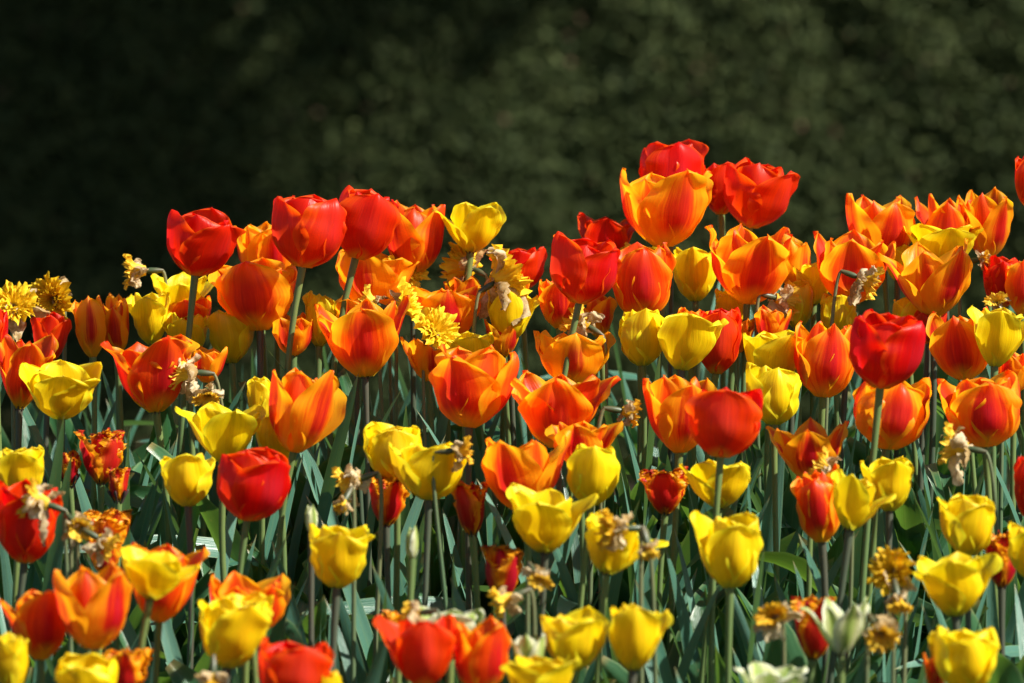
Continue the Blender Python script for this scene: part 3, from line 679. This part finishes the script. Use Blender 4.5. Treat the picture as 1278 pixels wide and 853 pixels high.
T('Y', 1022, 1068, 368, 422, 1045, 0.25, 430, 'yellow tulip showing under the orange bloom with the nodding daffodil', seed=77)
T('Y', 1112, 1160, 372, 425, 1136, 0.3, 422, 'yellow tulip tucked under the wide orange bloom with crimson middle', seed=78)
T('Y', 1100, 1140, 300, 352, 1120, 0.3, 395, 'yellow tulip squeezed between two orange skyline blooms', seed=79)
# right middle
T('O', 993, 1070, 403, 498, 1026, 0.14, 490, 'closed orange tulip with pointed tip and pink side, left of the upright red', rot=-80, seed=80, tone=.4, pointed=.9)
T('R', 1066, 1156, 393, 487, 1098, 0.12, 605, 'deep red tulip with clustered petal tips standing over an orange cup', rot=-30, lean=-30, seed=81, dark=False)
T('O', 1062, 1157, 472, 563, 1106, 0.14, 560, 'rounded orange cup crossed by the stem of the deep red tulip', rot=-85, seed=82, tone=.6, pointed=.5)
T('O', 1155, 1240, 390, 476, 1205, 0.25, 478, 'orange tulip behind the wide yellow bloom near the right edge', rot=-100, seed=83, tone=.4, pointed=1)
T('Y', 1205, 1292, 385, 460, 1241, 0.55, 500, 'wide yellow bloom near the right edge with a petal flopping right', rot=-100, seed=84, fl=[(0, .35)], pointed=.1)
T('O', 1180, 1280, 468, 560, 1230, 0.2, 562, 'round orange tulip below the wide yellow bloom at the right', rot=-85, seed=85, tone=.45)
T('Y', 926, 1004, 414, 480, 963, 0.4, 478, 'upper of two stacked yellow tulips right of centre', rot=-60, seed=86)
T('Y', 933, 1000, 457, 532, 966, 0.12, 535, 'lower of two stacked yellow tulips right of centre', rot=-80, seed=87)
T('O', 805, 896, 470, 568, 848, 0.35, 560, 'orange tulip with a yellow back petal, left of the bright red cup', rot=-75, seed=88, tone=.55)
T('R', 860, 955, 490, 573, 899, 0.15, 652, 'bright red cup crowded with petals in front of an orange tulip', rot=-90, lean=-14, seed=89, dark=False)
T('Y', 855, 942, 574, 636, 897, 0.6, 622, 'open yellow tulip below the bright crowded red cup', rot=-60, seed=90)
T('O', 960, 1062, 523, 602, 1013, 0.55, 595, 'wide orange tulip with three upright petals above an orange yellow pair', rot=-90, seed=91, tone=.5, pointed=.9, fl=[(180, .3)])
T('O', 985, 1046, 585, 679, 1026, 0.15, 660, 'tall sided red orange tulip beside an open yellow flower', rot=-95, seed=92, tone=.25)
T('Y', 1030, 1112, 590, 664, 1060, 0.6, 690, 'open yellow flower with one petal sticking out right, beside the tall sided orange', rot=-110, seed=93, fl=[(0, .5)])
T('Y', 1078, 1143, 573, 640, 1110, 0.3, 635, 'yellow cup right of the deep red tulip stem', rot=-70, seed=94, dark=True)
T('R', 1265, 1310, 565, 652, 1286, 0.2, 640, 'red tulip sliced by the right edge beside the withered papery daffodil', seed=95)
# centre
T('O', 537, 645, 434, 536, 585, 0.35, 545, 'large orange tulip at the centre with overlapping broad petals', rot=-115, seed=96, tone=.35, pointed=.5, dark=True, lean=4)
T('Y', 548, 622, 411, 470, 585, 0.5, 462, 'yellow tulip directly behind the large orange tulip at the centre', rot=-90, seed=97)
T('O', 660, 760, 413, 482, 712, 0.6, 478, 'yellow orange tulip with flamelike petals behind the tall centre red stem', rot=-80, seed=98, tone=.95, pointed=1)
T('O', 628, 762, 464, 562, 695, 0.72, 552, 'very wide scarlet orange tulip with splayed petals right of centre', rot=-100, seed=99, tone=.3, pointed=.6, ripple=1.5)
T('O', 675, 770, 525, 585, 724, 0.6, 590, 'low orange tulip under the very wide scarlet one', rot=-90, seed=100, tone=.6)
T('Y', 705, 770, 555, 633, 737, 0.14, 640, 'pale yellow closed tulip beside the orange cup at the centre', rot=-90, seed=101)
T('O', 598, 708, 544, 642, 655, 0.4, 632, 'round orange cup with a bright yellow rim below the very wide scarlet tulip', rot=-110, seed=102, tone=.65)
T('Y', 457, 530, 530, 602, 495, 0.2, 600, 'taller yellow tulip touching a wider yellow cup, left of centre', rot=-95, seed=103, lean=-2)
T('Y', 487, 583, 553, 626, 535, 0.36, 640, 'wider yellow cup touched by a taller yellow tulip, left of centre', rot=-60, seed=104, dark=True)
# fringed red and orange ones, low down
FG = 'small fringed '
def F(xl, xr, top, by, bx, yd, label, **k): T('F', xl-4, xr+4, top-4, by+3, bx, k.pop('o', 0.35), by-45, label, name='fringed_tulip', cat='fringed tulip', ripple=1.6, **k)
F(98, 155, 541, 602, 126, 640, 'fringed tulip with crimson petals and golden edges under the crinkled scarlet tulip', seed=110)
F(76, 98, 568, 606, 87, 650, 'tiny fringed red tulip left of the larger crimson fringed one', seed=111)
F(136, 160, 588, 625, 148, 655, 'small fringed dark tulip below the crimson fringed one', seed=112)
F(112, 166, 640, 684, 140, 705, 'orange fringed tulip left of the slim purple stem', seed=113, tone=.8)
F(112, 152, 672, 715, 130, 730, 'orange fringed tulip above the striped orange cup', seed=114, tone=.8)
F(460, 506, 600, 655, 482, 680, 'fringed tulip with orange tips below the yellow pair, left of centre', seed=115, tone=.6)
F(567, 608, 603, 667, 590, 690, 'fringed red tulip behind dark leaves right of the yellow pair', seed=116)
F(601, 648, 685, 748, 626, 760, 'fringed orange red tulip left of the faded hanging daffodil', seed=117, tone=.6)
F(800, 856, 588, 640, 830, 665, 'fringed scarlet orange tulip low between leaves right of centre', seed=118, tone=.5, o=.5)
F(478, 517, 767, 812, 497, 820, 'fringed orange tulip at the bottom beside the big front red', seed=119, tone=.8)
F(130, 187, 812, 870, 158, 868, 'fringed orange tulip at the bottom left behind the cut yellow tulip', seed=120, tone=.8)
F(1232, 1270, 668, 732, 1250, 740, 'fringed dark red tulip behind a green leaf near the right edge', seed=121)
F(990, 1038, 748, 822, 1014, 815, 'fringed orange red tulip left of the white green flower', seed=122, tone=.5)
# bottom left
T('R', -4, 80, 605, 705, 30, 0.3, 700, 'dark red bloom at the left edge, partly under withered daffodils', rot=-80, seed=130)
T('O', 4, 92, 735, 826, 50, 0.3, 812, 'burnt orange tulip at the lower left with a yellow folded petal', rot=-60, seed=131, tone=.3, fl=[(-180, .4)])
T('O', 73, 168, 708, 813, 118, 0.2, 828, 'striped orange cup with pointed petals at the lower left', rot=-50, seed=132, tone=.65, pointed=.9)
T('O', 152, 252, 683, 779, 198, 0.32, 765, 'orange tulip behind the splayed yellow tulip at the lower left', rot=-95, seed=133, tone=.35)
T('Y', 146, 246, 688, 750, 187, 0.8, 812, 'splayed yellow tulip lying over an orange one at the lower left', rot=-100, seed=134, fl=[(0, .3)])
T('Y', -8, 37, 795, 870, 14, 0.25, 862, 'yellow tulip in the bottom left corner', seed=135)
T('Y', 74, 150, 822, 888, 112, 0.3, 880, 'yellow tulip cut by the bottom edge under the striped orange cup', seed=136)
T('O', 260, 358, 722, 795, 308, 0.5, 775, 'orange tulip behind the double tipped yellow at the lower left', rot=-60, seed=137, tone=.5, pointed=.9)
T('Y', 246, 338, 748, 836, 284, 0.45, 835, 'large ruffled yellow tulip above a brown withered stub', rot=-70, seed=138, ripple=1.6)
T('Y', 283, 345, 742, 800, 315, 0.45, 805, 'yellow petals showing behind the large ruffled yellow tulip', seed=139)
# bottom
T('Y', 383, 464, 657, 736, 420, 0.36, 735, 'single yellow cup on a purple stem alone among leaves', rot=-85, seed=140, dark=True, fl=[(0, .2)], lean=2)
T('R', 322, 414, 803, 885, 366, 0.3, 880, 'red tulip cut by the bottom edge left of a small yellow tip', rot=-70, seed=141)
T('Y', 398, 430, 838, 885, 414, 0.2, 884, 'small yellow tip at the bottom edge beside a red tulip', seed=142)
T('R', 478, 580, 770, 860, 528, 0.32, 862, 'big front red tulip at the bottom with a pale tip behind it', rot=-85, seed=143, fl=[(180, .35)])
T('O', 560, 632, 773, 870, 598, 0.3, 850, 'orange red tulip joined to the big front red at the bottom', rot=-40, seed=144, tone=.3, pointed=.8)
T('Y', 625, 737, 608, 692, 680, 0.62, 700, 'large spread yellow tulip above a faded daffodil, right of centre', rot=-95, seed=145, fl=[(0, .2)])
T('Y', 718, 822, 645, 718, 757, 0.62, 745, 'yellow tulip with a brown withered daffodil resting on it', rot=-110, seed=146, fl=[(0, .6)])
T('Y', 863, 952, 643, 736, 911, 0.25, 745, 'double yellow tulip with nested petals on a green brown stem', rot=-80, seed=147, fl=[(0, .25), (180, .25)])
T('Y', 752, 830, 755, 839, 790, 0.25, 840, 'upright yellow cup at the bottom, right one of a touching pair', rot=-90, seed=148, fl=[(0, .3)])
T('Y', 676, 762, 765, 839, 716, 0.4, 835, 'golden yellow cup at the bottom, left one of a touching pair', rot=-60, seed=149)
T('Y', 628, 727, 818, 890, 676, 0.5, 882, 'ruffled yellow tulip cut by the bottom edge under the golden pair', seed=150)
# bottom right
T('Y', 1173, 1244, 620, 696, 1207, 0.22, 705, 'yellow cup near the right edge standing over a broader yellow bloom', rot=-60, seed=151, fl=[(0, .2)])
T('Y', 1136, 1246, 690, 771, 1192, 0.7, 785, 'broad open yellow bloom with a left petal held flat, lower right', rot=-95, seed=152, fl=[(180, .35)], dark=True)
T('Y', 1163, 1241, 786, 865, 1202, 0.3, 865, 'yellow tulip at the bottom right corner area on its own', rot=-80, seed=153)
T('Y', 1258, 1320, 655, 725, 1288, 0.3, 725, 'yellow tulip cut by the right edge beside the dark red fringed one', seed=154)
T('O', 1155, 1182, 798, 870, 1168, 0.2, 845, 'sliver of an orange tulip left of the bottom right yellow', seed=155, tone=.3)
T('Y', 1160, 1186, 786, 840, 1175, 0.3, 835, 'small yellow petal tip touching the bottom right yellow tulip', seed=156)
# pale green white ones
def G(xl, xr, top, by, bx, yd, label, **k): T('G', xl, xr, top, by, bx, k.pop('o', .6), yd, label, name='white_tulip', cat='tulip', **k)
G(1006, 1092, 736, 822, 1050, 838, 'white tulip with green striped petals opening like a lily, lower right', seed=160, rot=-70, o=1.0, fl=[(180, .3)], pointed=.9)
G(520, 606, 758, 815, 562, 812, 'cream green tulip behind the big front red', seed=161, pointed=.2)
G(640, 684, 790, 850, 662, 842, 'small pale green tulip between the front orange and golden yellow tulips', seed=162, o=.4)
G(920, 1012, 830, 890, 966, 885, 'pale green white tulip cut by the bottom edge', seed=163, pointed=.3)
# green buds
def Bd(x, top, by, yd, label, seed): T('G', x-8, x+8, top, by, x, -0.12, yd, label, name='tulip_bud', cat='tulip bud', seed=seed, jit=.3, pointed=.8, H=by-top)
Bd(514, 655, 700, 715, 'pale narrow bud on a straight stem under the yellow pair', 170)
Bd(389, 628, 668, 690, 'slim yellow bud between leaves right of the glowing red cup', 171)
# ------------------------------------------------------------------ daffodils
D = daffodil
D('D', 18, 380, 44, -80, 35, 430, 'golden frilled daffodil with papery white petals below it at the left edge', papery=6, plen=1.6)
D('D', 64, 375, 50, -110, 0, 405, 'blurred frilled yellow daffodil on the left skyline', papery=5, plen=1.2)
D('W', 182, 338, 52, 190, 0, 402, 'withered daffodil with orange cup and curled beige petals over the splayed yellow tulip')
D('D', 508, 380, 46, -10, 25, 452, 'bright frilled yellow daffodil pushing out right of the huge orange cup', papery=4)
D('W', 470, 380, 44, 180, 25, 450, 'withered brown daffodil tucked behind the huge orange cup')
D('D', 580, 330, 52, 140, 20, 395, 'blurred yellow double daffodil behind the stem of the lone yellow tulip', papery=4)
D('D', 545, 412, 46, -60, 30, 470, 'ochre frilled daffodil with drooping brown petals left of the yellow behind the centre orange')
D('D', 630, 345, 58, 25, 28, 440, 'trumpet daffodil with hanging tan petals pointing right, centre skyline', papery=6, plen=1.7, lean=-34)
D('D', 503, 338, 48, -60, 0, 402, 'frilled daffodil in shade between the slender orange tulip and its neighbour', papery=4)
D('W', 245, 465, 66, 185, 5, 515, 'withered daffodil resting on the crinkled scarlet tulip, stem bending right', lean=36, plen=1.2)
D('W', 262, 490, 46, -100, -20, 520, 'brown withered daffodil head hanging under another beside the crinkled scarlet tulip', lean=20)
D('W', 735, 408, 58, 160, 30, 470, 'crumpled tan daffodil over the yellow orange tulip near the tall centre red stem')
D('W', 968, 372, 52, 20, -15, 430, 'cream and gold withered daffodil against the ragged orange tulip')
D('W', 1070, 346, 54, -10, -20, 450, 'nodding withered daffodil with dark ovary hanging before the orange tulip', lean=-32)
D('W', 1246, 381, 38, -110, 30, 455, 'small shrivelled straw coloured daffodil above the wide yellow bloom at right')
D('W', 1222, 325, 30, -30, 10, 420, 'tiny shrivelled brown daffodil against the right skyline tulips')
D('W', 776, 513, 42, 10, -10, 570, 'small round withered daffodil on a dark curved stem right of the very wide scarlet tulip', lean=-28)
D('W', 450, 598, 58, 180, -20, 640, 'ochre ragged daffodil left of the yellow pair', lean=-10)
D('W', 430, 625, 30, -120, -40, 690, 'dried pink brown seed head left of the fringed orange tipped tulip')
D('W', 566, 563, 44, -10, 5, 655, 'wilted daffodil clinging to the right rim of the wider yellow cup', lean=34)
D('W', 750, 602, 30, -90, 40, 600, 'brown shrivelled flower behind the pale yellow closed tulip')
D('W', 1208, 560, 64, 170, 10, 640, 'papery beige daffodil hanging head down near the right edge', lean=36, plen=1.3)
D('W', 1040, 588, 50, 160, 30, 640, 'faded tan daffodil lying on the orange yellow pair at the right')
D('W', 60, 630, 62, 180, 20, 720, 'yellow brown withered daffodil draped over the dark red bloom', plen=1.2)
D('W', 92, 652, 48, -60, -20, 725, 'grey brown withered daffodil, middle of three over the dark red bloom', lean=16)
D('W', 122, 672, 48, -10, -30, 730, 'dull yellow drooping daffodil, right of three over the dark red bloom')
D('W', 266, 842, 44, -90, -60, 868, 'brown withered stub under the large ruffled yellow tulip')
D('W', 640, 745, 52, 200, -20, 792, 'faded hanging daffodil beside the orange fringed tulip below centre')
D('W', 668, 716, 46, -70, -25, 775, 'ochre withered daffodil above its paler faded neighbour, below centre')
D('W', 782, 660, 66, 200, 0, 760, 'brown daffodil with an orange cup lying on a yellow tulip', lean=24)
D('D', 1113, 712, 46, -120, 20, 770, 'gold frilled daffodil with brown hanging petals left of the broad open yellow bloom', papery=6, plen=1.4)
D('W', 970, 772, 56, -110, 20, 820, 'tan withered daffodil left of the white green flower', plen=1.2)
D('W', 1093, 782, 60, -70, -30, 835, 'brown yellow withered daffodil right of the white green flower')
D('W', 1120, 745, 40, -80, -50, 800, 'papery hanging remains of a daffodil between two yellow blooms at lower right')
D('W', 525, 765, 44, 150, -10, 825, 'withered brown stalk and flower left of the big front red', lean=-14)
D('W', 808, 680, 34, -60, -60, 775, 'thin dried flower hanging right of the brown one on the yellow tulip')

# ------------------------------------------------------------------ leaves that fill the bed
def fill():
    rng = np.random.default_rng(77)
    lab_n = 'tuft of narrow blue green daffodil leaves without a flower in the bed'
    lab_b = 'clump of broad green tulip leaves without a flower in the bed'
    def spots(n, seed, dmin):
        r = np.random.default_rng(seed); out = []
        k = 0
        while len(out) < n and k < 60000:
            k += 1
            y = r.uniform(4.12, 5.55); x = r.uniform(-0.145, 0.145)*y
            if all((x-a)**2+(y-b)**2 > dmin**2 for a, b in out): out.append((x, y))
        return out
    for x, y in spots(290, 1, 0.048):
        root = thing('daffodil_leaf_tuft', lab_n, 'leaf tuft', (x, y, ground_z(x, y)-0.004), 'narrow leaf tufts filling the tulip bed')
        a0 = rng.uniform(0, 6.28)
        for k in range(rng.integers(4, 7)):
            leaf(LEAF_N, root, rng, rng.uniform(0.25, 0.41)*(1 if y < 4.8 else 1.08 if y < 5.08 else 0.96 if y < 5.2 else 0.76 if x < -0.22 else 0.86), a0+k*1.3+rng.uniform(-.5, .5), (rng.uniform(-.012, .012), rng.uniform(-.012, .012), 0), 1.0, rng.uniform(-.08, .08))
    for x, y in spots(220, 2, 0.055):
        root = thing('tulip_leaf_clump', lab_b, 'leaf clump', (x, y, ground_z(x, y)-0.004), 'broad leaf clumps filling the tulip bed')
        a0 = rng.uniform(0, 6.28)
        for k in range(rng.integers(2, 5)):
            leaf(LEAF_B, root, rng, rng.uniform(0.19, 0.33)*(1 if y < 5.15 else 0.78), a0+k*1.9+rng.uniform(-.5, .5), (rng.uniform(-.01, .01), rng.uniform(-.01, .01), 0), rng.uniform(0.7, 1.1))
fill()
